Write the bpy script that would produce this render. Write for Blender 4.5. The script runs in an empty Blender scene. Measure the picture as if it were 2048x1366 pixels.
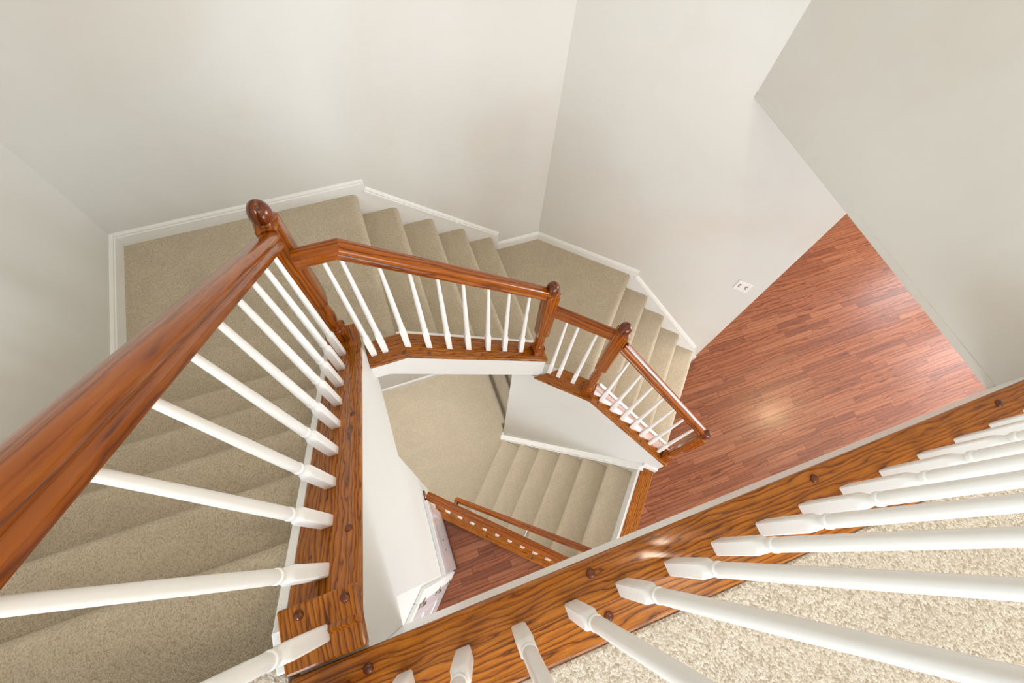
import bpy, bmesh, math, random
from mathutils import Vector, Matrix
random.seed(7)
R = 0.2                                   # one stair riser in metres; all plan numbers below are in risers
PH = math.radians(43.136)
S, K = math.sin(PH), math.cos(PH)
scene = bpy.context.scene
COL = scene.collection
def V(x, y, z): return Vector((x, y, z))
def pq(P, Q, z=0.0): return Vector((S*P + K*Q, K*P - S*Q, z))     # diagonal frame: P across, Q along the lower flights
QD = Vector((K, -S, 0)); PD = Vector((S, K, 0)); XD = Vector((1, 0, 0)); YD = Vector((0, 1, 0)); ZD = Vector((0, 0, 1))

# ------------------------------------------------------------------ materials
class NT:
    def __init__(s, name):
        s.m = bpy.data.materials.new(name); s.m.use_nodes = True
        s.t = s.m.node_tree; s.t.nodes.clear()
        s.out = s.n('ShaderNodeOutputMaterial'); s.b = s.n('ShaderNodeBsdfPrincipled')
        s.t.links.new(s.b.outputs[0], s.out.inputs[0])
    def n(s, t, **kw):
        nd = s.t.nodes.new(t)
        for k, v in kw.items(): setattr(nd, k, v)
        return nd
    def set(s, nd, **kw):
        for k, v in kw.items():
            i = nd.inputs[k.replace('_', ' ')] if not k.startswith('i') or not k[1:].isdigit() else nd.inputs[int(k[1:])]
            if hasattr(v, 'is_output') or isinstance(v, bpy.types.NodeSocket): s.t.links.new(v, i)
            else: i.default_value = v
        return nd
    def math(s, op, a, b=0.0, c=0.0):
        nd = s.n('ShaderNodeMath', operation=op); s.set(nd, i0=a, i1=b, i2=c); return nd.outputs[0]
    def obj(s): return s.n('ShaderNodeTexCoord').outputs['Object']
    def map(s, vec, sc=(1, 1, 1), rot=(0, 0, 0), loc=(0, 0, 0)):
        nd = s.n('ShaderNodeMapping'); s.set(nd, Vector=vec, Location=loc, Rotation=rot, Scale=sc); return nd.outputs[0]
    def noise(s, vec, scale, detail=2.0, rough=0.5, dist=0.0):
        nd = s.n('ShaderNodeTexNoise'); s.set(nd, Vector=vec, Scale=scale, Detail=detail, Roughness=rough, Distortion=dist); return nd.outputs[0]
    def ramp(s, fac, stops, interp='LINEAR'):
        nd = s.n('ShaderNodeValToRGB'); cr = nd.color_ramp; cr.interpolation = interp
        while len(cr.elements) < len(stops): cr.elements.new(0.5)
        for e, (p, c) in zip(cr.elements, stops):
            e.position = p; e.color = (c[0], c[1], c[2], 1) if not isinstance(c, (int, float)) else (c, c, c, 1)
        s.set(nd, Fac=fac); return nd.outputs[0]
    def mix(s, fac, a, b, blend='MIX'):
        nd = s.n('ShaderNodeMix', data_type='RGBA', blend_type=blend)
        for i, v in ((0, fac), (6, a), (7, b)):
            if isinstance(v, bpy.types.NodeSocket): s.t.links.new(v, nd.inputs[i])
            else: nd.inputs[i].default_value = v if i == 0 else (v[0], v[1], v[2], 1)
        return nd.outputs[2]
    def bump(s, h, strength, dist):
        nd = s.n('ShaderNodeBump'); s.set(nd, Height=h, Strength=strength, Distance=dist)
        s.t.links.new(nd.outputs[0], s.b.inputs['Normal'])
    def fin(s, col, rough, **kw):
        s.set(s.b, Base_Color=col if isinstance(col, bpy.types.NodeSocket) else (*col, 1), Roughness=rough)
        for k, v in kw.items(): s.b.inputs[k.replace('_', ' ')].default_value = v
        return s.m
def lin(r, g, b):
    f = lambda c: (c/255/12.92 if c/255 <= .04045 else ((c/255+.055)/1.055)**2.4)
    return (f(r), f(g), f(b))

def mat_wall(name, base, blot, amt=.5, rough=.55):
    n = NT(name); o = n.obj()
    a = n.noise(o, 1.1, 4, .6, .4); b = n.noise(n.map(o, (1, 1, .5)), 3.2, 3, .6)
    f = n.ramp(a, [(.48, 0), (.72, 1)]); f2 = n.ramp(b, [(.52, 0), (.75, 1)])
    c = n.mix(n.math('MULTIPLY', f, amt), base, blot)
    c = n.mix(n.math('MULTIPLY', f2, amt*.45), c, tuple(x*.93 for x in base))
    n.bump(n.noise(o, 160, 2), .06, .002)
    return n.fin(c, rough)
def mat_paint(name, base, rough=.32):
    n = NT(name); o = n.obj()
    c = n.mix(n.ramp(n.noise(o, 9, 3), [(.45, 0), (.8, .35)]), base, tuple(x*.9 for x in base))
    n.bump(n.noise(n.map(o, (6, 6, 1)), 40, 2), .05, .001)
    return n.fin(c, rough)
def mat_carpet(name, base, light, dark, coarse=1.0):
    n = NT(name); o = n.obj()
    vo = n.n('ShaderNodeTexVoronoi'); n.set(vo, Vector=n.map(o, (1, .72, 1), (0, 0, .5)), Scale=300*coarse, Randomness=.95)
    tuft = n.noise(o, 430*coarse, 2, .6)
    spk = n.ramp(vo.outputs['Color'], [(.15, dark), (.42, base), (.8, light)])
    big = n.ramp(n.noise(n.map(o, (1, 1.6, 1), (0, 0, .6)), 5.5, 3, .6, .6), [(.38, 0), (.66, 1)])
    c = n.mix(.62, base, spk)
    c = n.mix(n.math('MULTIPLY', n.ramp(tuft, [(.40, 1), (.58, 0)]), .38), c, dark)
    c = n.mix(n.math('MULTIPLY', big, .30), c, tuple(x*.74 for x in base))
    h = n.math('ADD', n.math('MULTIPLY', vo.outputs['Distance'], -1.0), n.math('MULTIPLY', tuft, .9))
    n.bump(h, .75, .004)
    return n.fin(c, .95, Sheen_Weight=.12, Specular_IOR_Level=.15)
def oak_color(n, o, dark, mid, light, wscale=13.0, dist=7.0):
    v = n.map(o, (.16, 1, 1), (.55, 0, 0))
    w = n.n('ShaderNodeTexWave', wave_type='BANDS', bands_direction='Y', wave_profile='SAW')
    n.set(w, Vector=v, Scale=wscale, Distortion=dist, Detail=2.5, Detail_Scale=1.3, Detail_Roughness=.55)
    rings = n.ramp(w.outputs[1], [(0, dark), (.16, mid), (.62, light), (.9, mid), (1, dark)])
    pores = n.noise(n.map(o, (5, 210, 210)), 1.0, 3, .7)
    pf = n.ramp(pores, [(.50, 0), (.66, 1)])
    c = n.mix(n.math('MULTIPLY', pf, .55), rings, dark)
    tone = n.noise(n.map(o, (1.2, 6, 6)), 1.0, 2)
    return n.mix(n.math('MULTIPLY', n.ramp(tone, [(.4, 0), (.68, 1)]), .35), c, mid), pf
def mat_oak(name, dark, mid, light, wscale=13.0, rough=.22, coat=.35, dist=7.0):
    n = NT(name); o = n.obj()
    oi = n.n('ShaderNodeObjectInfo').outputs['Random']
    sh = n.n('ShaderNodeCombineXYZ'); n.set(sh, i0=n.math('MULTIPLY', oi, 31.0), i1=n.math('MULTIPLY', oi, 3.7), i2=oi)
    ad = n.n('ShaderNodeVectorMath', operation='ADD'); n.set(ad, i0=o, i1=sh.outputs[0])
    c, pf = oak_color(n, ad.outputs[0], dark, mid, light, wscale, dist)
    n.bump(n.math('MULTIPLY', pf, -1.0), .12, .001)
    return n.fin(c, rough, Coat_Weight=coat, Coat_Roughness=.08, Specular_IOR_Level=.28)
def mat_planks(name):
    n = NT(name); o = n.obj()
    sp = n.n('ShaderNodeSeparateXYZ'); n.set(sp, i0=o); x, y = sp.outputs[0], sp.outputs[1]
    wdt = .057
    yr = n.math('DIVIDE', y, wdt); row = n.math('FLOOR', yr)
    wn = n.n('ShaderNodeTexWhiteNoise', noise_dimensions='1D'); n.set(wn, W=row); rr = wn.outputs[0]
    L = n.math('MULTIPLY_ADD', rr, .34, .42)
    xs = n.math('ADD', n.math('DIVIDE', x, L), n.math('MULTIPLY', rr, 17.3)); colm = n.math('FLOOR', xs)
    cb = n.n('ShaderNodeCombineXYZ'); n.set(cb, i0=row, i1=colm)
    w2 = n.n('ShaderNodeTexWhiteNoise', noise_dimensions='2D'); n.set(w2, Vector=cb.outputs[0]); pr = w2.outputs[0]
    sh = n.n('ShaderNodeCombineXYZ'); n.set(sh, i0=n.math('MULTIPLY', pr, 23.0), i1=n.math('MULTIPLY', pr, 7.0), i2=n.math('MULTIPLY', pr, 3.0))
    ad = n.n('ShaderNodeVectorMath', operation='ADD'); n.set(ad, i0=o, i1=sh.outputs[0])
    c, pf = oak_color(n, ad.outputs[0], lin(88, 44, 24), lin(134, 76, 46), lin(152, 92, 60), 11.0, 9.0)
    c = n.mix(n.ramp(pr, [(0, .0), (.45, .06), (.8, .38), (1, .6)]), c, lin(96, 50, 32))
    c = n.mix(n.ramp(n.math('FRACT', n.math('MULTIPLY', pr, 7.31)), [(.55, 0), (1, .4)]), c, lin(164, 108, 78))
    fy = n.math('FRACT', yr); fx = n.math('FRACT', xs)
    ey = n.math('MINIMUM', fy, n.math('SUBTRACT', 1.0, fy))
    ex = n.math('MULTIPLY', n.math('MINIMUM', fx, n.math('SUBTRACT', 1.0, fx)), n.math('DIVIDE', L, wdt))
    e = n.math('MINIMUM', ey, ex)
    j = n.ramp(e, [(.0, 1), (.022, .75), (.05, 0)])
    c = n.mix(n.math('MULTIPLY', j, .8), c, lin(70, 30, 18))
    h = n.math('SUBTRACT', n.ramp(e, [(0, 0), (.09, 1)]), n.math('MULTIPLY', pf, .12))
    n.bump(h, .22, .0012)
    return n.fin(c, .36, Coat_Weight=.12, Coat_Roughness=.2, Specular_IOR_Level=.3)
def mat_metal(name, col, rough): 
    n = NT(name); o = n.obj()
    c = n.mix(n.noise(o, 60, 2), col, tuple(x*.8 for x in col)); return n.fin(c, rough, Metallic=1.0)
def mat_plain(name, col, rough):
    n = NT(name); o = n.obj(); c = n.mix(n.noise(o, 30, 2), col, tuple(x*.9 for x in col)); return n.fin(c, rough)

WALL = mat_wall('matte_wall_paint', lin(218, 217, 211), lin(214, 205, 195), .65)
CEIL = mat_wall('ceiling_paint', lin(236, 234, 228), lin(230, 227, 220), .3)
WHITE = mat_paint('white_trim_paint', lin(236, 235, 231), .34)
BALW = mat_paint('white_baluster_paint', lin(240, 239, 235), .3)
GLOSSW = mat_paint('glossy_white_paint', lin(228, 228, 230), .14)
CARPET = mat_carpet('beige_stair_carpet', lin(206, 191, 165), lin(226, 213, 191), lin(166, 148, 120), 1.0)
CARPU = mat_carpet('lit_loop_carpet', lin(206, 194, 176), lin(238, 231, 220), lin(148, 130, 105), .75)  # same carpet as the stairs; brighter light upstairs is put into its paler colours
OAK = mat_oak('stained_oak_trim', lin(72, 32, 2), lin(146, 79, 10), lin(176, 105, 24), 31.0, .26, .25, 11.0)
OAKRAIL = mat_oak('stained_oak_rail', lin(84, 36, 3), lin(142, 70, 6), lin(164, 88, 14), 21.0, .2, .2, 6.0)
OAKDK = mat_oak('dark_stained_oak', lin(60, 24, 6), lin(100, 46, 16), lin(118, 58, 22), 12.0, .14, .4, 4.0)
FLOORM = mat_planks('reddish_oak_planks')
METAL = mat_metal('brushed_nickel', (.55, .53, .50), .3)
SLOT = mat_plain('grey_plastic', lin(150, 148, 142), .4)

# ------------------------------------------------------------------ mesh helpers
def mk(name, verts, faces, mat, parent=None, rot=None, origin=None, smooth=None, bevel=0.0, seg=2):
    """verts in risers, world frame. rot: 3x3 whose columns are the object's axes (grain along local X)."""
    rot = rot or Matrix.Identity(3)
    vs = [Vector(v)*R for v in verts]
    if origin is None:
        o = Vector((0, 0, 0))
        for v in vs: o += v
        o /= len(vs)
    else: o = Vector(origin)*R
    inv = rot.inverted()
    me = bpy.data.meshes.new(name)
    me.from_pydata([inv @ (v-o) for v in vs], [], faces)
    bm = bmesh.new(); bm.from_mesh(me)
    bmesh.ops.recalc_face_normals(bm, faces=bm.faces); bm.to_mesh(me); bm.free()
    me.materials.append(mat)
    ob = bpy.data.objects.new(name, me); COL.objects.link(ob)
    M = rot.to_4x4(); M.translation = o
    attach(ob, M, parent)
    if smooth is not None:
        for p in me.polygons: p.use_smooth = True
        me.set_sharp_from_angle(angle=math.radians(smooth))
    if bevel:
        md = ob.modifiers.new('edge', 'BEVEL'); md.width = bevel*R; md.segments = seg; md.limit_method = 'ANGLE'; md.angle_limit = math.radians(35)
        md.harden_normals = False
    return ob
WM = {}
def attach(ob, M, parent):
    WM[ob.name] = M
    if parent:
        ob.parent = parent; ob.matrix_basis = WM[parent.name].inverted() @ M
    else: ob.matrix_basis = M
def thing(name, label, cat, at, group=None):
    e = bpy.data.objects.new(name, None); COL.objects.link(e); e.empty_display_size = .05
    attach(e, Matrix.Translation(Vector(at)*R), None)
    e['label'] = label; e['category'] = cat
    if group: e['group'] = group
    return e
def struct(ob, label=None):
    ob['kind'] = 'structure'
    if label: ob['label'] = label
    return ob
def axes(u, up=ZD):
    u = u.normalized(); w = (up - u*up.dot(u)).normalized(); v = w.cross(u)
    return Matrix((u, v, w)).transposed()
def prism_data(poly, d):
    """poly: 3D points (planar), extruded by vector d"""
    n = len(poly); vs = [Vector(p) for p in poly] + [Vector(p)+d for p in poly]
    fs = [list(range(n)), list(range(2*n-1, n-1, -1))] + [[i, (i+1) % n, (i+1) % n+n, i+n] for i in range(n)]
    return vs, fs
def prism(name, poly, d, mat, **kw):
    vs, fs = prism_data(poly, d); return mk(name, vs, fs, mat, **kw)
def box(name, lo, hi, mat, **kw):
    poly = [V(lo[0], lo[1], lo[2]), V(hi[0], lo[1], lo[2]), V(hi[0], hi[1], lo[2]), V(lo[0], hi[1], lo[2])]
    return prism(name, poly, V(0, 0, hi[2]-lo[2]), mat, **kw)
def fbox(name, o, u, v, du, dv, z0, z1, mat, **kw):
    """box in a horizontal frame: o + u*[du] + v*[dv]"""
    p = [o+u*du[0]+v*dv[0], o+u*du[1]+v*dv[0], o+u*du[1]+v*dv[1], o+u*du[0]+v*dv[1]]
    p = [V(a.x, a.y, z0) for a in p]
    return prism(name, p, V(0, 0, z1-z0), mat, rot=kw.pop('rot', axes(u)), **kw)
def sweep_seg(name, prof, A, B, side, mat, nA=None, nB=None, grain=True, **kw):
    """straight extrusion of prof [(v, w)] from A to B; v along side, w along up-perp; mitred at nA, nB"""
    d = (B-A).normalized(); side = side.normalized(); w = side.cross(d)
    if w.z < 0: w = -w
    nA = nA or d; nB = nB or d
    vs = []
    for C, nn in ((A, nA), (B, nB)):
        for a, b in prof:
            o = side*a + w*b; t = -o.dot(nn)/d.dot(nn); vs.append(C+o+d*t)
    n = len(prof)
    fs = [list(range(n)), list(range(2*n-1, n-1, -1))] + [[i, (i+1) % n, (i+1) % n+n, i+n] for i in range(n)]
    return mk(name, vs, fs, mat, rot=axes(d) if grain else None, **kw)
def loft(rings):
    """rings: list of equal-length vertex lists"""
    n = len(rings[0]); vs = [p for r in rings for p in r]; fs = []
    for k in range(len(rings)-1):
        for i in range(n): fs.append([k*n+i, k*n+(i+1) % n, (k+1)*n+(i+1) % n, (k+1)*n+i])
    fs.append(list(range(n))[::-1]); fs.append([(len(rings)-1)*n+i for i in range(n)])
    return vs, fs
def ring(kind, r, z, n=24, ax=(1, 0), c=(0, 0)):
    out = []
    for i in range(n):
        a = 2*math.pi*(i+.5)/n
        x, y = math.cos(a), math.sin(a)
        if kind < 1:
            m = max(abs(x), abs(y)); q = (x/m, y/m)
            x, y = q[0]*(1-kind)+x*kind, q[1]*(1-kind)+y*kind
        X, Y = x*r, y*r
        out.append(V(c[0]+X*ax[0]-Y*ax[1], c[1]+X*ax[1]+Y*ax[0], z))
    return out
def turned(secs, n=24, ax=(1, 0), c=(0, 0)):
    return loft([ring(k, r, z, n, ax, c) for k, r, z in secs])

# ------------------------------------------------------------------ stair parts
def nosed(front, back, zt, zb, r=.19, lip=.13):
    """side profile of a carpeted tread: (a, z), a grows toward the nosing"""
    pts = []
    for i in range(9):
        t = math.pi/2 - math.pi*i/8
        pts.append((front - r + r*math.cos(t), zt - r + r*math.sin(t)))
    pts += [(front-lip-.03, zt-2*r), (front-lip-.06, zb), (back, zb), (back, zt)]
    return pts
def step(parent, front, back, zt, along, across, o, w0, w1, rise=1.0):
    prof = nosed(front, back, zt, zt-rise)
    poly = [o + along*a + across*w0 + V(0, 0, z) for a, z in prof]
    return prism('stair_step', poly, across*(w1-w0), CARPET, parent=parent, smooth=40, rot=axes(across))

RAILP = [(0, 0), (.098, 0), (.098, .02), (.142, .04), (.142, .10), (.118, .125), (.112, .145), (.134, .17), (.147, .205), (.147, .25), (.134, .292), (.106, .318), (.06, .33), (0, .334)]
RAILP = RAILP + [(-a, b) for a, b in RAILP[-2:0:-1]]
def cap_prof(w, t, r=.035):
    p = []
    for sx, sz, a0 in ((1, 0, -90), (1, 1, 0), (-1, 1, 90), (-1, 0, 180)):
        cx, cz = sx*(w/2-r), (t-r if sz else r)
        for i in range(4):
            a = math.radians(a0+30*i); p.append((cx+r*math.cos(a), cz+r*math.sin(a)-t))
    return p
_bal = {}
def baluster(parent, x, y, z, top, hb, ax, sink=.12):
    """painted baluster: square foot block, chamfer, ring and tapering round shaft; foot at z, up to top"""
    H = round(top-z, 2); key = (H, hb, ax, sink)
    if key not in _bal:
        s = [(0, .079, -sink), (0, .079, hb), (.55, .079, hb+.05), (.9, .071, hb+.11), (1, .059, hb+.15), (1, .056, hb+.20), (1, .060, hb+.225), (1, .072, hb+.24), (1, .074, hb+.27), (1, .072, hb+.295),
             (1, .062, hb+.31), (1, .062, hb+.33), (1, .067, hb+.36), (1, .066, hb+.6), (1, .057, hb+.45*(H-hb)+.2), (1, .046, hb+.75*(H-hb)), (1, .038, H)]
        vs, fs = turned(s, 32, ax)
        ob = mk('baluster', vs, fs, BALW, rot=Matrix.Identity(3), origin=(0, 0, 0), smooth=28)
        _bal[key] = ob.data
        M = Matrix.Translation(Vector((x, y, z))*R); attach(ob, M, parent); return ob
    ob = bpy.data.objects.new('baluster', _bal[key]); COL.objects.link(ob)
    attach(ob, Matrix.Translation(Vector((x, y, z))*R), parent); return ob
def newel(parent, x, y, zb, sq0, sq1, ax, ext=0.0):
    """oak newel: square foot, turned vase, long square block, cove and ball finial"""
    h = .2
    s = [(0, h+.004, -ext), (0, h+.004, .38), (.9, .19, .385), (1, .185, .40), (1, .19, .43), (1, .185, .46), (1, .15, .48), (1, .165, .52), (1, .16, .56), (1, .128, .60)]
    a, b = .60, sq0-zb
    s += [(1, .150, a+.18*(b-a)), (1, .172, a+.38*(b-a)), (1, .165, a+.55*(b-a)), (1, .135, a+.80*(b-a)), (1, .128, a+.90*(b-a)), (1, .150, a+.95*(b-a)), (.75, .185, b), (.4, .199, b+.06), (0, h, b+.10)]
    t = sq1-zb
    s += [(0, h, t), (.35, h, t+.025), (.85, .195, t+.05), (1, .178, t+.065), (1, .172, t+.10), (1, .15, t+.12)]
    vs, fs = turned(s, 32, ax)
    rot = Matrix(((0, ax[0], -ax[1]), (0, ax[1], ax[0]), (1, 0, 0)))       # grain runs up the post
    rot = Matrix((Vector((0, 0, 1)), Vector((ax[0], ax[1], 0)), Vector((-ax[1], ax[0], 0)))).transposed()
    if rot.determinant() < 0: rot = Matrix((Vector((0, 0, 1)), Vector((-ax[1], ax[0], 0)), Vector((ax[0], ax[1], 0)))).transposed()
    off = [v+V(x, y, zb) for v in vs]
    ob = mk('newel_post', off, fs, OAKRAIL, parent=parent, rot=rot, smooth=28)
    f = [(1, .13, t+.10), (1, .14, t+.135), (1, .166, t+.14), (1, .178, t+.16), (1, .184, t+.21), (1, .182, t+.27), (1, .170, t+.335), (1, .148, t+.395), (1, .115, t+.445), (1, .076, t+.48), (1, .038, t+.496), (1, .006, t+.50)]
    vs, fs = turned(f, 32, ax)
    mk('ball_finial', [v+V(x, y, zb) for v in vs], fs, OAKDK, parent=ob, rot=rot, smooth=50)
    return ob
def plug(parent, p, nrm=ZD):
    nrm = nrm.normalized(); M = axes(nrm.orthogonal(), nrm)
    vs, fs = turned([(1, .052, -.02), (1, .052, .008), (1, .042, .024), (1, .024, .032), (1, .006, .035)], 14)
    mk('wood_plug', [M @ v + Vector(p) for v in vs], fs, OAKDK, parent=parent, smooth=50)
def base_molding(name, a, b, out, z0, h, mat=None, label=None, t=.07):
    """wall baseboard from a to b (on the wall face), projecting along out"""
    a, b = Vector(a), Vector(b); u = (b-a).normalized()
    pr = [(0, 0), (t, 0), (t, h*.70), (t*.72, h*.76), (t*.80, h*.84), (t*.5, h*.93), (t*.2, h), (0, h)]
    poly = [V(a.x, a.y, z0) + out*p + V(0, 0, q) for p, q in pr]
    o = prism(name, poly, V(b.x-a.x, b.y-a.y, 0), mat or WHITE, smooth=30)
    return struct(o, label)

# ================================================================== SETTING
XL, YA, PC = -7.37, 11.31, 12.48
XE, ZC = 9.89, 13.77
ceil_z = 28.0
def cornerAC(P): return V((P-K*YA)/S, YA, 0)
cac = cornerAC(PC)
struct(box('wall_left', (XL-.6, -16, -9), (XL, YA+.6, ceil_z), WALL), 'plain off-white left wall beside the upper stair flight')
struct(box('wall_back', (XL, YA, -9), (cac.x+.9, YA+.6, ceil_z), WALL), 'plain off-white back wall above the first carpeted landing')
# diagonal wall, its outer end at the foyer
cend = pq(PC, 5.91)
p0, p1 = cac, cend
poly = [V(p0.x, p0.y, -9), V(p1.x, p1.y, -9), V(p1.x+S*.7, p1.y+K*.7, -9), V(p0.x+S*.7, p0.y+K*.7, -9)]
struct(prism('wall_diagonal', poly, V(0, 0, ceil_z+9), WALL), 'plain off-white angled wall between the back wall and the open foyer')
ye = (PC-S*XE)/K
struct(box('wall_right', (XE, -16, ZC), (XE+.6, ye+.4, ceil_z), WALL), 'upper right wall that stops above the oak foyer floor')
struct(box('trim_header', (XE-.012, -.49, ZC-.002), (XE+.02, ye-.02, ZC+.17), WALL), 'plain drywall edge strip along the bottom of the upper right wall')
# first floor: one board floor with the stairwell cut out
fl = [pq(.95, -2.95), pq(.95, 5.30), pq(6.9, 5.30), pq(6.9, 1.6), pq(12.7, 1.6), pq(12.7, 5.4), V(13.0, 14, 0), V(36, 14, 0), V(36, -16, 0), V(-8, -16, 0), V(-8, -.3, 0), V(-1.5, -.3, 0)]
struct(prism('floor_main', [V(p.x, p.y, -.25) for p in fl], V(0, 0, .25), FLOORM, origin=(0, 0, 0)), 'reddish oak plank floor of the foyer below the upper landing')
# oak border beside the lower flight, with the white riser strip
struct(fbox('trim_floor_border', V(0, 0, 0), PD, QD, (1.0, 6.36), (5.12, 5.72), -.06, .018, OAK, bevel=.03), 'stained oak border strip between plank floor and lower carpeted stairs')
struct(fbox('trim_riser', V(0, 0, 0), PD, QD, (1.15, 6.3), (5.02, 5.13), -1.0, -.03, WHITE), 'thin white riser strip under the oak floor border')
# upper floor
uf = [V(XL, -.23, 0), V(-2.29, -.23, 0), V(-2.29, -.36, 0), V(-2.19, -.36, 0), V(-2.19, -1.245, 0), V(XE, -1.245, 0), V(XE, -16, 0), V(XL, -16, 0)]
struct(prism('floor_upper', [V(p.x, p.y, 15.75) for p in uf], V(0, 0, .22), CARPU, origin=(0, 0, 16), bevel=.04), 'beige loop carpet, tinted paler as if brightly lit, on the upper landing behind the balusters')
struct(box('wall_fascia', (-2.1, -1.2, ZC), (XE, -.495, 15.92), WHITE), 'white painted fascia under the oak edge of the upper landing')
struct(prism('ceiling_foyer', [V(XE+.6, -16, ZC), V(36, -16, ZC), V(36, 14, ZC), V(XE+.6, 14, ZC)], V(0, 0, .3), CEIL))
struct(box('ceiling_lower', (XL, -16, ZC-.02), (XE+.6, -.50, ZC+.3), CEIL))
struct(box('ceiling_upper', (XL-.6, -16.6, ceil_z), (XE+.6, YA+.6, ceil_z+.4), CEIL))
struct(box('wall_front', (XL-.6, -16.6, -1), (36.6, -16, ceil_z), WALL))
struct(box('wall_foyer_back', (12.9, 14, -.3), (36.6, 14.6, ZC+.3), WALL))
struct(box('wall_foyer_side', (12.75, 4.9+1.2, -.2), (13.0, 14, ZC), WALL))
def wall_with_holes(name, x, y0, y1, z0, z1, holes):
    """wall in the plane x, thickness .6, made of strips around rectangular window holes"""
    ys = sorted({y0, y1, *[h[0] for h in holes], *[h[1] for h in holes]})
    vs, fs = [], []
    for a, b in zip(ys, ys[1:]):
        hz = sorted([(h[2], h[3]) for h in holes if h[0] <= a and h[1] >= b])
        z = z0
        for q0, q1 in hz + [(z1, z1)]:
            if q0 > z+1e-6:
                v, f = prism_data([V(x, a, z), V(x, b, z), V(x, b, q0), V(x, a, q0)], V(.6, 0, 0))
                fs += [[i+len(vs) for i in g] for g in f]; vs += v
            z = q1
    return struct(mk(name, vs, fs, WALL))
holes = [(5.0, 8.3, 3.5, 11.3), (-.6, 2.7, 3.5, 11.3), (-4.6, -2.4, .6, 11.3), (-11.2, -6.2, .3, 11.3)]
wall_with_holes('wall_foyer_front', 36, -16, 14.6, -.3, ZC+.3, holes)
for i, (a, b, c, d) in enumerate(holes):
    w = .16
    vs, fs = [], []
    for lo, hi in (((36.1, a, c), (36.4, a+w, d)), ((36.1, b-w, c), (36.4, b, d)), ((36.1, a, c), (36.4, b, c+w)), ((36.1, a, d-w), (36.4, b, d)), ((36.15, a, (c+d)/2-.08), (36.35, b, (c+d)/2+.08))):
        v, f = prism_data([V(lo[0], lo[1], lo[2]), V(hi[0], lo[1], lo[2]), V(hi[0], hi[1], lo[2]), V(lo[0], hi[1], lo[2])], V(0, 0, hi[2]-lo[2]))
        fs += [[k+len(vs) for k in g] for g in f]; vs += v
    struct(mk('window_%d' % (i+1), vs, fs, WHITE))

# inner walls of the stairwell
def z1cap(y): return 11.42 + (5.17-y)*.894
zsof = 9.1
poly = [V(-1.41, -.49, 15.9), V(-1.41, .18, z1cap(.18)-.14), V(-1.41, 5.40, z1cap(5.40)-.14), V(-1.41, 5.95, 11.0), V(-1.41, 5.95, 10.0), V(-1.41, 5.16, zsof), V(-1.41, 3.02, zsof), V(-1.41, 3.02, -7.4), V(-1.41, -.10, -7.4), V(-1.41, -.10, ZC), V(-1.41, -.49, ZC)]
struct(prism('wall_inner_left', poly, V(-.70, 0, 0), WALL), 'white drywall side below the left railing')
def z2cap(x): return 10.33 if x < -.41 else 10.33-.837*(x+.41)
poly = [V(-1.41, 5.2, z2cap(-1)-.12), V(-.41, 5.2, z2cap(-1)-.12), V(4.0, 5.2, z2cap(4.0)-.14), V(4.0, 5.2, 5.05), V(3.72, 5.2, 5.31), V(-1.04, 5.2, 9.44), V(-1.41, 5.2, 9.44)]
struct(prism('wall_inner_back', poly, V(0, .66, 0), WALL), 'white drywall band under the middle railing')
def z3cap(Q): return 5.20 if Q < 1.47 else 5.20-.862*(Q-1.47)
w3 = [(-1.74, 5.05), (1.45, 5.05), (5.76, z3cap(5.76)-.13), (5.76, -.2), (5.1, -.2), (5.1, -9), (-1.74, -9)]
struct(prism('wall_inner_right', [pq(6.35, q, z) for q, z in w3], PD*.68, WALL), 'cream drywall side below the landing railing and lower rail')
struct(prism('wall_inner_front', [pq(.62, -2.92, .12), pq(.62, 5.14, .12), pq(.62, 5.14, -9), pq(.62, -2.92, -9)], PD*.54, WALL), 'white drywall under the foyer guard railing')
# trim boards
base_molding('baseboard_back', (XL, YA, 0), (-.26, YA, 0), V(0, -1, 0), 10.0, .50, label='white baseboard along the back wall on the first landing')
base_molding('baseboard_left', (XL, 5.2, 0), (XL, YA, 0), V(1, 0, 0), 10.0, .50, label='white baseboard along the left wall on the first landing')
base_molding('baseboard_landing', (4.30, YA, 0), (cac.x+.05, YA, 0), V(0, -1, 0), 5.0, .46, label='short white baseboard in the back corner of the second landing')
base_molding('baseboard_diagonal', pq(PC, -3.33), pq(PC, 1.42), -PD, 5.0, .44, label='white baseboard along the angled wall on the second landing')
struct(box('wall_back_lower', (XL, 11.10, -9), (cac.x+.6, YA+.1, 3.9), WALL))
base_molding('baseboard_lower', (XL, 11.10, 0), (6, 11.10, 0), V(0, -1, 0), -7.0, .50, label='white baseboard at the back of the lowest landing')
def skirt(name, pts, d, label, captop, capd):
    o = prism(name, pts, d, WHITE); struct(o, label)
    a, b = captop
    u = (b-a).normalized(); side = capd.normalized(); t = capd.length
    pr = [(0, -.15), (t, -.15), (t, -.08), (t*.7, -.06), (t*.85, -.02), (t*.5, .03), (0, .05)]
    w = side.cross(u); w = w if w.z > 0 else -w
    vs = [C + side*p + w*q for C in (a, b) for p, q in pr]; n = len(pr)
    fs = [list(range(n)), list(range(2*n-1, n-1, -1))] + [[i, (i+1) % n, (i+1) % n+n, i+n] for i in range(n)]
    struct(mk(name + '_cap', vs, fs, WHITE), label + ', its moulded top')
sk = [V(-.30, YA, 10.14), V(4.31, YA, 6.07), V(4.31, YA, 5.0), V(3.2, YA, 5.0), V(-.75, YA, 9.0), V(-.75, YA, 10.02), V(-.30, YA, 10.02)]
skirt('trim_stair_back', sk, V(0, -.05, 0), 'white skirt board climbing the back wall beside the middle flight', (V(-.27, YA, 10.12), V(4.31, YA, 6.06)), V(0, -.09, 0))
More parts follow.
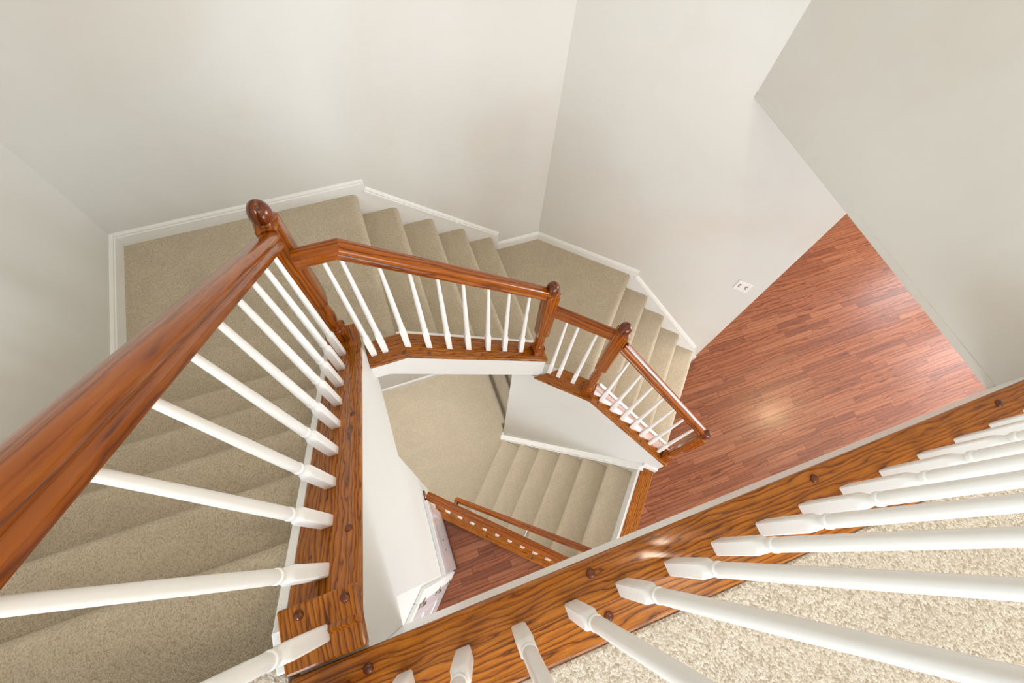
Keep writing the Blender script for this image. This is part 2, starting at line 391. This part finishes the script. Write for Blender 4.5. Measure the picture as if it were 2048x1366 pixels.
sk = [pq(PC, 1.40, 5.06), pq(PC, 5.55, 1.44), pq(PC, 5.80, .80), pq(PC, 5.80, 0), pq(PC, 5.0, 0), pq(PC, 1.1, 4.0), pq(PC, 1.1, 5.06)]
skirt('trim_stair_right', sk, -PD*.05, 'white skirt board along the angled wall beside the lower flight to the foyer', (pq(PC, 1.42, 5.06), pq(PC, 5.58, 1.43)), -PD*.09)
base_molding('baseboard_foyer', pq(PC, 5.5), pq(PC, 5.97), -PD, 0, .62, label='stub of white baseboard at the outer end of the angled wall')
base_molding('baseboard_corner', pq(PC-.07, 5.91), pq(PC+.7, 5.91), QD, 0, .62, label='white baseboard wrapped around the end of the angled wall', t=.06)
sk = [V(XL, 5.3, 11.4), V(XL, -.1, 16.35), V(XL, -.1, 15.2), V(XL, 5.3, 10.2)]
skirt('trim_stair_left', sk, V(.05, 0, 0), 'white skirt board beside the upper flight on the left wall', (V(XL, 5.3, 11.45), V(XL, -.1, 16.4)), V(.09, 0, 0))
lq = lambda Q: -.9 + .912*(Q-3.86)                                          # pitch line of the lowest visible flight
sk = [pq(6.35, -1.78, -6.1), pq(6.35, 5.0, .16), pq(6.35, 5.1, .1), pq(6.35, 5.1, -1.2), pq(6.35, -.9, -7.1), pq(6.35, -1.78, -7.1)]
skirt('trim_stair_lower', sk, -PD*.26, 'white skirt board between the lowest carpeted flight and its cream wall', (pq(6.35, -1.80, -6.15), pq(6.35, 5.1, .18)), -PD*.29)
struct(fbox('trim_wall_foot', V(0, 0, 0), QD, PD, (5.1, 5.76), (6.24, 6.36), .0, .42, WHITE, bevel=.02), 'white baseboard stub at the foot of the cream stairwell wall')
# inner skirt strips beside the oak caps
poly = [V(-2.285, .02, z1cap(.02)-.02), V(-2.285, 5.5, z1cap(5.5)-.02), V(-2.285, 5.5, 10.0), V(-2.285, .02, 14.6)]
struct(prism('trim_cap_left', poly, V(.12, 0, 0), WHITE, bevel=.015), 'white skirt strip between the upper treads and the left oak cap')
struct(box('trim_cap_return', (-2.30, -.36, 14.8), (-2.17, .04, 15.98), WHITE, bevel=.02), 'white end block of the skirt strip at the top of the upper flight')
poly = [V(-.55, 5.87, z2cap(-.55)-.03), V(-.41, 5.87, z2cap(-.41)-.01), V(3.75, 5.87, z2cap(3.75)-.01), V(3.75, 5.87, 5.0), V(-.55, 5.87, 9.0)]
struct(prism('trim_cap_back', poly, V(0, .085, 0), WHITE, bevel=.01), 'thin white skirt strip between the middle treads and their oak cap')
poly = [pq(7.03, 1.55, z3cap(1.55)+.03), pq(7.03, 5.50, z3cap(5.50)+.03), pq(7.03, 5.66, z3cap(5.66)-.3), pq(7.03, 5.66, 0), pq(7.03, 4.8, 0), pq(7.03, 1.55, 3.6)]
struct(prism('trim_cap_right', poly, PD*.12, WHITE, bevel=.015), 'white skirt strip between the foyer flight treads and their oak cap')
# wainscot panel, angled closet wall and door under the stairs
pan = [V(-1.41, -.13, 0), V(-1.41, 2.2, 0), V(-1.41, 2.2, 5.4), V(-1.41, -.13, 5.9)]
struct(prism('trim_panel', pan, V(.13, 0, 0), GLOSSW, bevel=.02), 'glossy white panel low on the inner left wall above the plank floor')
for yy, zz in ((.95, 3.1), (.60, 3.1)):
    struct(box('trim_panel_slot', (-1.29, yy-.03, zz-.16), (-1.272, yy+.03, zz+.16), mat_plain('dark_slot', lin(60, 56, 50), .6)), 'small dark slot in the glossy white panel')
struct(box('trim_shoe', (-1.29, -.15, 0), (-1.215, 2.3, .10), OAKDK, bevel=.02), 'thin dark oak shoe strip under the glossy white panel')
A0 = V(-1.41, -.10, 0); UD = -PD; ND = QD                                   # angled wall runs back along -P and faces +Q
def aw(s, n, z): return A0 + UD*s + ND*n + V(0, 0, z)
struct(prism('wall_closet', [aw(0, -.5, 0), aw(.30, -.5, 0), aw(.30, -.5, ZC), aw(0, -.5, ZC)], ND*.5, WALL), 'narrow white wall beside the angled closet door')
struct(prism('wall_closet_header', [aw(.30, -.5, 10.3), aw(6, -.5, 10.3), aw(6, -.5, ZC), aw(.30, -.5, ZC)], ND*.5, WALL))
struct(prism('wall_closet_far', [aw(4.7, -.5, 0), aw(6, -.5, 0), aw(6, -.5, 10.3), aw(4.7, -.5, 10.3)], ND*.5, WALL))
cas = []
for s0, s1, z0, z1 in ((.07, .41, 0, 10.5), (.41, 4.34, 10.18, 10.5), (4.34, 4.68, 0, 10.5)):
    struct(prism('trim_door_casing', [aw(s0, 0, z0), aw(s1, 0, z0), aw(s1, 0, z1), aw(s0, 0, z1)], ND*.10, WHITE, bevel=.02), 'white casing around the angled closet door')
door = thing('closet_door', 'white closet door with nickel hinges under the stairs, seen edge on', 'door', aw(2.6, -.05, 0)); door['kind'] = 'structure'
door.name = 'door_1'; WM['door_1'] = WM['closet_door']
mk('door_leaf', *prism_data([aw(.43, -.14, .04), aw(4.32, -.14, .04), aw(4.32, -.14, 10.16), aw(.43, -.14, 10.16)], ND*.2), GLOSSW, parent=door, bevel=.02)
for s0, s1 in ((.9, 2.2), (2.6, 3.9)):
    for z0, z1 in ((1.0, 3.6), (4.6, 7.2), (7.8, 9.4)):
        mk('door_panel', *prism_data([aw(s0, .05, z0), aw(s1, .05, z0), aw(s1, .05, z1), aw(s0, .05, z1)], ND*.035), GLOSSW, parent=door, bevel=.03)
for z in (1.2, 5.6, 9.6):
    vs, fs = turned([(1, .045, -.26), (1, .045, .26), (1, .03, .30)], 12)
    h = mk('hinge', [v + aw(.44, .12, z) for v in vs], fs, METAL, parent=door, smooth=40)
    mk('hinge_leaf', *prism_data([aw(.32, .10, z-.22), aw(.58, .055, z-.22), aw(.58, .055, z+.22), aw(.32, .10, z+.22)], ND*.014), METAL, parent=h)
vs, fs = turned([(1, .09, 0), (1, .09, .04), (1, .05, .06), (1, .05, .16), (1, .12, .2), (1, .14, .27), (1, .11, .34), (1, .02, .37)], 16)
Mk = axes(ND.orthogonal(), ND)
mk('door_knob', [Mk @ v + aw(4.0, .055, 4.8) for v in vs], fs, METAL, parent=door, smooth=40)

# ================================================================== LANDINGS AND FLIGHTS
f1 = [5.48 - 1.115*i for i in range(6)]                                      # nosings of the upper flight, z = 11 .. 16
yC = YA-.07
def landing(label, poly, z0, z1, nose, at):
    t = thing('stair_landing', label, 'landing', at, 'carpeted stair landings')
    vs, fs = prism_data([V(p.x, p.y, z0) for p in poly], V(0, 0, z1-z0))
    o = mk('landing_carpet', vs, fs, CARPET, parent=t)
    return t, o
def nose_bar(parent, a, b, out, z, bk, r=.19):
    """rounded carpet nosing along a-b, overhanging along out"""
    prof = nosed(0, -bk, 0, -.5 if bk > .33 else -.85, r)
    poly = [V(a.x, a.y, z) + out*p + V(0, 0, q) for p, q in prof]
    return prism('carpet_nosing', poly, V(b.x-a.x, b.y-a.y, 0), CARPET, parent=parent, smooth=40, rot=axes(V(b.x-a.x, b.y-a.y, 0)))
t, o = landing('tan carpeted landing in the left corner behind the tallest newel post', [V(XL+.03, 5.2, 0), V(-2.2, 5.2, 0), V(-2.2, 5.95, 0), V(-.9, 5.95, 0), V(-.9, YA-.04, 0), V(XL+.03, YA-.04, 0)], 9.15, 10.0, None, (-4, 8, 10))
nose_bar(t, V(-.58, 5.9, 0), V(-.58, yC, 0), XD, 10.0, .32)
pts = [V(3.95, 5.96, 0), V(3.95, YA-.03, 0), cornerAC(PC-.03)+V(0, -.03, 0), pq(PC-.03, .9), pq(7.05, .9)]
t, o = landing('tan carpeted landing in the back corner between two short newel posts', pts, 4.15, 5.0, None, (6.5, 8, 5))
nose_bar(t, pq(7.05, 1.175), pq(PC-.07, 1.175), QD, 5.0, .275)
lp = [pq(1.17, -1.2), pq(6.33, -1.2), pq(6.33, -1.76), V(3.3, 6.4, 0), V(3.3, 11.08, 0), V(XL+.03, 11.08, 0), V(XL+.03, 3.05, 0), V(-1.38, 3.05, 0), pq(1.17, -2.9)]
t, o = landing('pale carpeted lowest landing seen through the middle of the stairwell', lp, -7.5, -7.0, None, (0, 7, -7))
nose_bar(t, V(3.64, 6.75, 0), V(3.64, 11.02, 0), XD, -7.0, .34)

FL = 'carpeted stair flights'
t = thing('stair_flight', 'tan carpeted flight of five steps down the left wall from the upper landing', 'stairs', (-4.8, 3, 10), FL)
for i in range(5): step(t, f1[i], f1[i+1]-.25, 11+i, YD, -XD, V(0, 0, 0), 2.275, -XL-.03)
t = thing('stair_flight', 'tan carpeted flight of four steps along the back wall between two landings', 'stairs', (1.7, 8.5, 5), FL)
x2 = [-.58+1.156*i for i in range(5)]
for i in range(1, 5): step(t, x2[i], x2[i-1]-.25, 10-i, XD, YD, V(0, 0, 0), 5.93, yC+.04)
t = thing('stair_flight', 'pale carpeted flight of four steps down to the plank foyer floor', 'stairs', pq(9.7, 3.5, 0), FL)
q3 = [1.175+1.136*i for i in range(5)]
for i in range(1, 5): step(t, q3[i], q3[i-1]-.25, 5-i, QD, PD, V(0, 0, 0), 7.13, PC-.03)
t = thing('stair_flight', 'brown shaded flight of six steps down from the plank floor below the stairwell', 'stairs', pq(3.6, 1.7, -7), FL)
q4 = [4.94-1.1*i for i in range(7)]
for i in range(1, 7): step(t, -q4[i], -q4[i-1]-.25, -i, -QD, PD, V(0, 0, 0), 1.17, 6.08)
t = thing('stair_flight', 'dark sliver of carpeted steps falling away beyond the lowest landing', 'stairs', (5, 9, -9), FL)
for i in range(1, 4): step(t, 3.64+1.15*i, 3.64+1.15*(i-1)-.25, -7-i, XD, YD, V(0, 0, 0), 6.62, yC-.2)

# ================================================================== RAILINGS
# --- upper flight
t = thing('stair_railing', 'big oak handrail with white balusters rising at the left over the upper flight', 'railing', (-1.8, 3, 12), 'oak stair railings')
sl = .894
capA, capB, capC = V(-1.77, .20, z1cap(.20)), V(-1.77, 5.46, z1cap(5.46)), V(-1.77, 6.06, z1cap(5.46))
d1, d2 = (capB-capA).normalized(), (capC-capB).normalized(); mt = (d1+d2).normalized()
CP = cap_prof(.80, .12)
c = sweep_seg('base_cap', CP, capA-d1*.45, capB, XD, OAK, nB=mt, parent=t, smooth=40)
sweep_seg('base_cap', CP, capB, capC, XD, OAK, nA=mt, parent=t, smooth=40)
blk = box('cap_block', (-2.17, -.395, 15.98), (-1.37, .205, 16.12), OAK, parent=t, bevel=.025, rot=axes(YD))
for p in ((-1.96, .10, 16.12), (-1.49, .10, 16.12)): plug(blk, p)
nrm = V(0, .894, 1)
for y, x in ((.86, -1.52), (3.0, -1.52)): plug(c, (x, y, z1cap(y)), nrm)
zr1 = lambda y: 16.88+(3.55-y)*.905                                          # underside of the handrail
rA, rB = V(-1.81, 5.75, zr1(5.75)), V(-1.81, -.70, zr1(-.70))
sweep_seg('handrail', RAILP, rB, rA, XD, OAKRAIL, parent=t, smooth=40)
for y in (5.22, 4.625, 4.025, 3.434, 2.834, 2.234, 1.637, 1.052, .452): baluster(t, -1.81, y, z1cap(y), zr1(y)+.08, 1.02, (1, 0), .12)
baluster(t, -1.78, -.15, 16.12, zr1(-.15)+.08, .95, (1, 0), .02)
newel(t, -1.80, 5.83, z1cap(5.46), 12.82, 15.43, (1, 0))
# --- middle flight
t = thing('stair_railing', 'oak handrail and white balusters bending down along the middle flight', 'railing', (1.2, 5.5, 8), 'oak stair railings')
yc2 = 5.515
a, b, e = V(-1.40, yc2, 10.33), V(-.41, yc2, 10.33), V(4.05, yc2, z2cap(4.05))
d1, d2 = (b-a).normalized(), (e-b).normalized(); mt = (d1+d2).normalized()
CP2 = cap_prof(.73, .12)
sweep_seg('base_cap', CP2, a, b, YD, OAK, nB=mt, parent=t, smooth=40)
c = sweep_seg('base_cap', CP2, b, e, YD, OAK, nA=mt, parent=t, smooth=40)
for x in (-.48, .15, 1.68): plug(c if x > -.4 else t, (x, 5.27, z2cap(x)), V(.8, 0, 1) if x > -.41 else ZD)
a, b, e = V(-1.65, yc2, 14.62), V(-.98, yc2, 14.62), V(3.78, yc2, 14.62-.868*(3.78+.98))
zr2 = lambda x: 14.62 if x < -.98 else 14.62-.868*(x+.98)
d1, d2 = (b-a).normalized(), (e-b).normalized(); mt = (d1+d2).normalized()
sweep_seg('handrail', RAILP, a, b, YD, OAKRAIL, nB=mt, parent=t, smooth=40)
sweep_seg('handrail', RAILP, b, e, YD, OAKRAIL, nA=mt, parent=t, smooth=40)
for x in (-1.23, -.93, -.34, .19, .74, 1.30, 1.92, 2.48, 3.08): baluster(t, x, yc2, z2cap(x), zr2(x)+.06, .95, (1, 0), .12)
newel(t, 3.74, yc2, z2cap(3.74)+.02, 8.25, 10.82, (1, 0), .15)
# --- landing railing
t = thing('stair_railing', 'short level oak railing with three white balusters between two short newel posts', 'railing', pq(6.65, .3, 5), 'oak stair railings')
PCN = 6.63
poly = [pq(6.26, -.87, 5.08), pq(6.26, 1.47, 5.08), pq(7.05, 1.47, 5.08), pq(7.05, -.02, 5.08)]
c = prism('base_cap', poly, V(0, 0, .12), OAK, parent=t, rot=axes(QD), bevel=.03)
for P_, Q_ in ((6.86, .98), (6.40, 1.36)): plug(c, pq(P_, Q_, 5.20))
sweep_seg('handrail', RAILP, pq(PCN, -1.0, 9.72), pq(PCN, 1.05, 9.72), PD, OAKRAIL, parent=t, smooth=40)
for q_ in (-.40, -.03, .56): 
    b_ = pq(6.72, q_, 5.2); baluster(t, b_.x, b_.y, 5.2, 9.80, .80, (round(K, 5), round(-S, 5)), .02)
nn = pq(PCN, 1.17); newel(t, nn.x, nn.y, 5.20, 7.55, 10.19, (K, -S))
# --- foyer flight
t = thing('stair_railing', 'sloping oak railing with seven white balusters ending on the plank foyer floor', 'railing', pq(6.65, 3.6, 2), 'oak stair railings')
a, e = pq(6.655, 1.45, z3cap(1.45)), pq(6.655, 5.79, z3cap(5.79))
c = sweep_seg('base_cap', cap_prof(.79, .12), a, e, PD, OAK, parent=t, smooth=40)
n3 = QD*.862 + ZD
for P_, Q_ in ((6.42, 1.75), (6.40, 4.1)): plug(c, pq(P_, Q_, z3cap(Q_)), n3)
zr3 = lambda q: 9.27-.908*(q-1.35)
h = sweep_seg('handrail', RAILP, pq(PCN, 1.22, zr3(1.22)), pq(PCN, 5.50, zr3(5.50)), PD, OAKRAIL, parent=t, smooth=40)
plug(h, pq(PCN+.03, 1.48, zr3(1.48)+.345/math.cos(math.atan(.908))), QD*.908+ZD)
for q_ in (1.80, 2.35, 2.90, 3.45, 3.99, 4.54, 5.10):
    b_ = pq(6.60, q_); baluster(t, b_.x, b_.y, z3cap(q_), zr3(q_)+.06, .95, (round(K, 5), round(-S, 5)), .12)
nn = pq(6.58, 5.52); newel(t, nn.x, nn.y, z3cap(5.52)+.05, 3.75, 5.58, (K, -S), .2)
# --- foyer guard
t = thing('stair_railing', 'level oak guard railing seen from above over the shaded lowest flight', 'railing', pq(.88, 1, 0), 'oak stair railings')
c = fbox('base_cap', V(0, 0, 0), QD, PD, (-2.75, 5.2), (.53, 1.24), .12, .30, OAK, parent=t, bevel=.03)
plug(c, pq(.64, -.2, .30)); plug(c, pq(.64, 1.9, .30))
sweep_seg('handrail', RAILP, pq(.88, -2.63, 4.40), pq(.88, 5.0, 4.40), PD, OAKRAIL, parent=t, smooth=40)
vs, fs = turned([(1, .20, 0), (1, .20, .04), (1, .17, .07), (1, .02, .075)], 24)
Mx = axes(V(0, 0, 1), V(1, 0, 0))
mk('wall_rosette', [Mx @ v + V(-1.415, 2.45, 4.58) for v in vs], fs, OAKDK, parent=t, smooth=40)
for i in range(12):
    b_ = pq(.90, -2.12+.572*i); baluster(t, b_.x, b_.y, .30, 4.44, .80, (round(K, 5), round(-S, 5)), .02)
nn = pq(.88, 5.02); newel(t, nn.x, nn.y, .3, 2.4, 4.95, (K, -S))
# --- upper landing
t = thing('stair_railing', 'row of large white balusters on the oak edge of the upper landing', 'railing', (4, -.83, 16), 'oak stair railings')
c = box('base_cap', (-2.17, -1.24, 15.93), (XE, -.425, 16.0), OAK, parent=t, bevel=.03)
for p in ((1.04, -.58), (4.07, -.56), (7.10, -.58), (-1.43, -.60), (1.06, -1.02)): plug(c, (p[0], p[1], 16.0))
sweep_seg('handrail', RAILP, V(-1.8, -.83, 20.45), V(XE, -.83, 20.45), YD, OAKRAIL, parent=t, smooth=40)
for i in range(18): baluster(t, -1.10+.609*i, -.83, 16.0, 20.5, .86, (1, 0), .02)
newel(t, -1.8, -.83, 16.0, 18.2, 21.1, (1, 0))
# --- wall handrail beside the lowest flight
t = thing('wall_handrail', 'round oak handrail sloping beside the shaded lowest flight', 'handrail', pq(1.4, 0, 0))
def tube(name, pts, r, mat, parent, n=14):
    rings_ = []
    for i, p in enumerate(pts):
        d = (pts[min(i+1, len(pts)-1)]-pts[max(i-1, 0)]).normalized()
        a = d.cross(ZD).normalized() if abs(d.z) < .95 else XD; b = a.cross(d)
        rings_.append([p + a*r*math.cos(2*math.pi*k/n) + b*r*math.sin(2*math.pi*k/n) for k in range(n)])
    vs, fs = loft(rings_); return mk(name, vs, fs, mat, parent=parent, rot=axes(pts[-1]-pts[0]), smooth=45)
tube('rail_bar', [pq(1.58, -2.19, -1.36), pq(1.58, 4.5, 4.57)], .125, OAKRAIL, t)
tube('rail_return', [pq(1.58, -2.13, -1.30), pq(1.17, -2.13, -1.30)], .118, OAKDK, t)
for q_ in (-1.5, 1.2, 3.9):
    zz = -1.36+.887*(q_+2.19)
    br = tube('bracket', [pq(1.17, q_, zz-.35), pq(1.38, q_, zz-.33), pq(1.58, q_, zz-.13)], .03, METAL, t, 10)

# ================================================================== LIGHT SWITCH
t = thing('light_switch', 'white two-gang switch plate on the angled wall above the plank floor', 'light switch', pq(PC, 5.17, 6.8))
vs, fs = prism_data([pq(PC-.001, 4.90, 6.5), pq(PC-.001, 5.45, 6.5), pq(PC-.001, 5.45, 7.1), pq(PC-.001, 4.90, 7.1)], -PD*.03)
pl = mk('switch_plate', vs, fs, BALW, parent=t, bevel=.012)
for q_ in (5.05, 5.30):
    vs, fs = prism_data([pq(PC-.03, q_-.04, 6.70), pq(PC-.03, q_+.04, 6.70), pq(PC-.03, q_+.04, 6.90), pq(PC-.03, q_-.04, 6.90)], -PD*.012)
    mk('switch_slot', vs, fs, SLOT, parent=t)
    vs, fs = prism_data([pq(PC-.04, q_-.025, 6.78), pq(PC-.04, q_+.025, 6.78), pq(PC-.04, q_+.025, 6.86), pq(PC-.04, q_-.025, 6.86)], -PD*.06 + V(0, 0, .04))
    mk('toggle', vs, fs, BALW, parent=t)
    for zz in (6.58, 7.02):
        vs, fs = turned([(1, .016, 0), (1, .014, .006)], 10); Ms = axes(ZD, -PD)
        mk('screw', [Ms @ v + pq(PC-.031, q_, zz) for v in vs], fs, SLOT, parent=t)

# ================================================================== CAMERA
cam = bpy.data.cameras.new('camera'); co = bpy.data.objects.new('camera', cam); COL.objects.link(co)
cam.sensor_fit = 'HORIZONTAL'; cam.sensor_width = 36.0; cam.lens = 928.43/2048*36.0; cam.clip_start = .02; cam.clip_end = 60
co.location = (0, 0, 21.684*R)
co.rotation_mode = 'XYZ'; co.rotation_euler = (math.radians(24.60719), math.radians(-3.05583), math.radians(-19.67400))
scene.camera = co

# ================================================================== LIGHT
def area(name, loc, target, sx, sy, power, col, spread=180):
    l = bpy.data.lights.new(name, 'AREA'); l.shape = 'RECTANGLE'; l.size = sx*R; l.size_y = sy*R; l.energy = power; l.color = col; l.spread = math.radians(spread)
    o = bpy.data.objects.new(name, l); COL.objects.link(o); o.location = Vector(loc)*R
    o.rotation_euler = (Vector(target)-Vector(loc)).to_track_quat('-Z', 'Y').to_euler(); return o
day = (.86, .93, 1.0); warm = (1.0, .88, .72); soft = (1.0, .985, .96)
for i, (a, b, c_, d) in enumerate(holes):
    area('window_daylight_%d' % i, (35.9, (a+b)/2, (c_+d)/2), (20, (a+b)/2, (c_+d)/2), b-a, d-c_, (1.2, 1.2, 1.6, 3.2)[i]*(b-a)*(d-c_), day)
area('landing_window_daylight', (3.5, -15.6, 21.5), (3.5, 0, 19), 10, 8, 62, (.93, .96, 1.0))
area('hall_window_daylight', (-7.2, -7.5, 21.0), (8, 1, 17), 6, 6, 70, (.76, .88, 1.0))
area('first_floor_fill', (5, -15.6, 6.5), (5, 0, 5), 14, 9, 104, day)  # added fill from the unseen front side, brightens the cream wall and foyer
area('upper_ceiling_lamp', (5.6, -1.6, 27.6), (5.6, -1.6, 0), 1.0, 1.0, 14, warm)
area('stairwell_fill', (2.0, 7.0, 27.7), (2.0, 6.0, 0), 7, 5, 11, soft)  # added broad overhead fill for general ambient light, no known fixture
area('foyer_ceiling_lamp', (24.8, 1.9, 13.6), (24.8, 1.9, 0), .9, .9, 34, (1, .78, .46))
area('lower_landing_fill', (-2.8, 8.2, 8.9), (-1.6, 8.4, 0), 3, 3, 30, (1, .99, .99), 120)  # added fill under the first landing, lifts the dark lowest level
w = bpy.data.worlds.new('world'); scene.world = w; w.use_nodes = True
w.node_tree.nodes['Background'].inputs[0].default_value = (.8, .88, 1, 1); w.node_tree.nodes['Background'].inputs[1].default_value = 1.0
vs_ = scene.view_settings; vs_.view_transform = 'Standard'; vs_.look = 'None'; vs_.exposure = 0.06; vs_.gamma = 1.0; vs_.use_curve_mapping = False
scene.cycles.use_denoising = True
scene.cycles.max_bounces = 10; scene.cycles.diffuse_bounces = 6
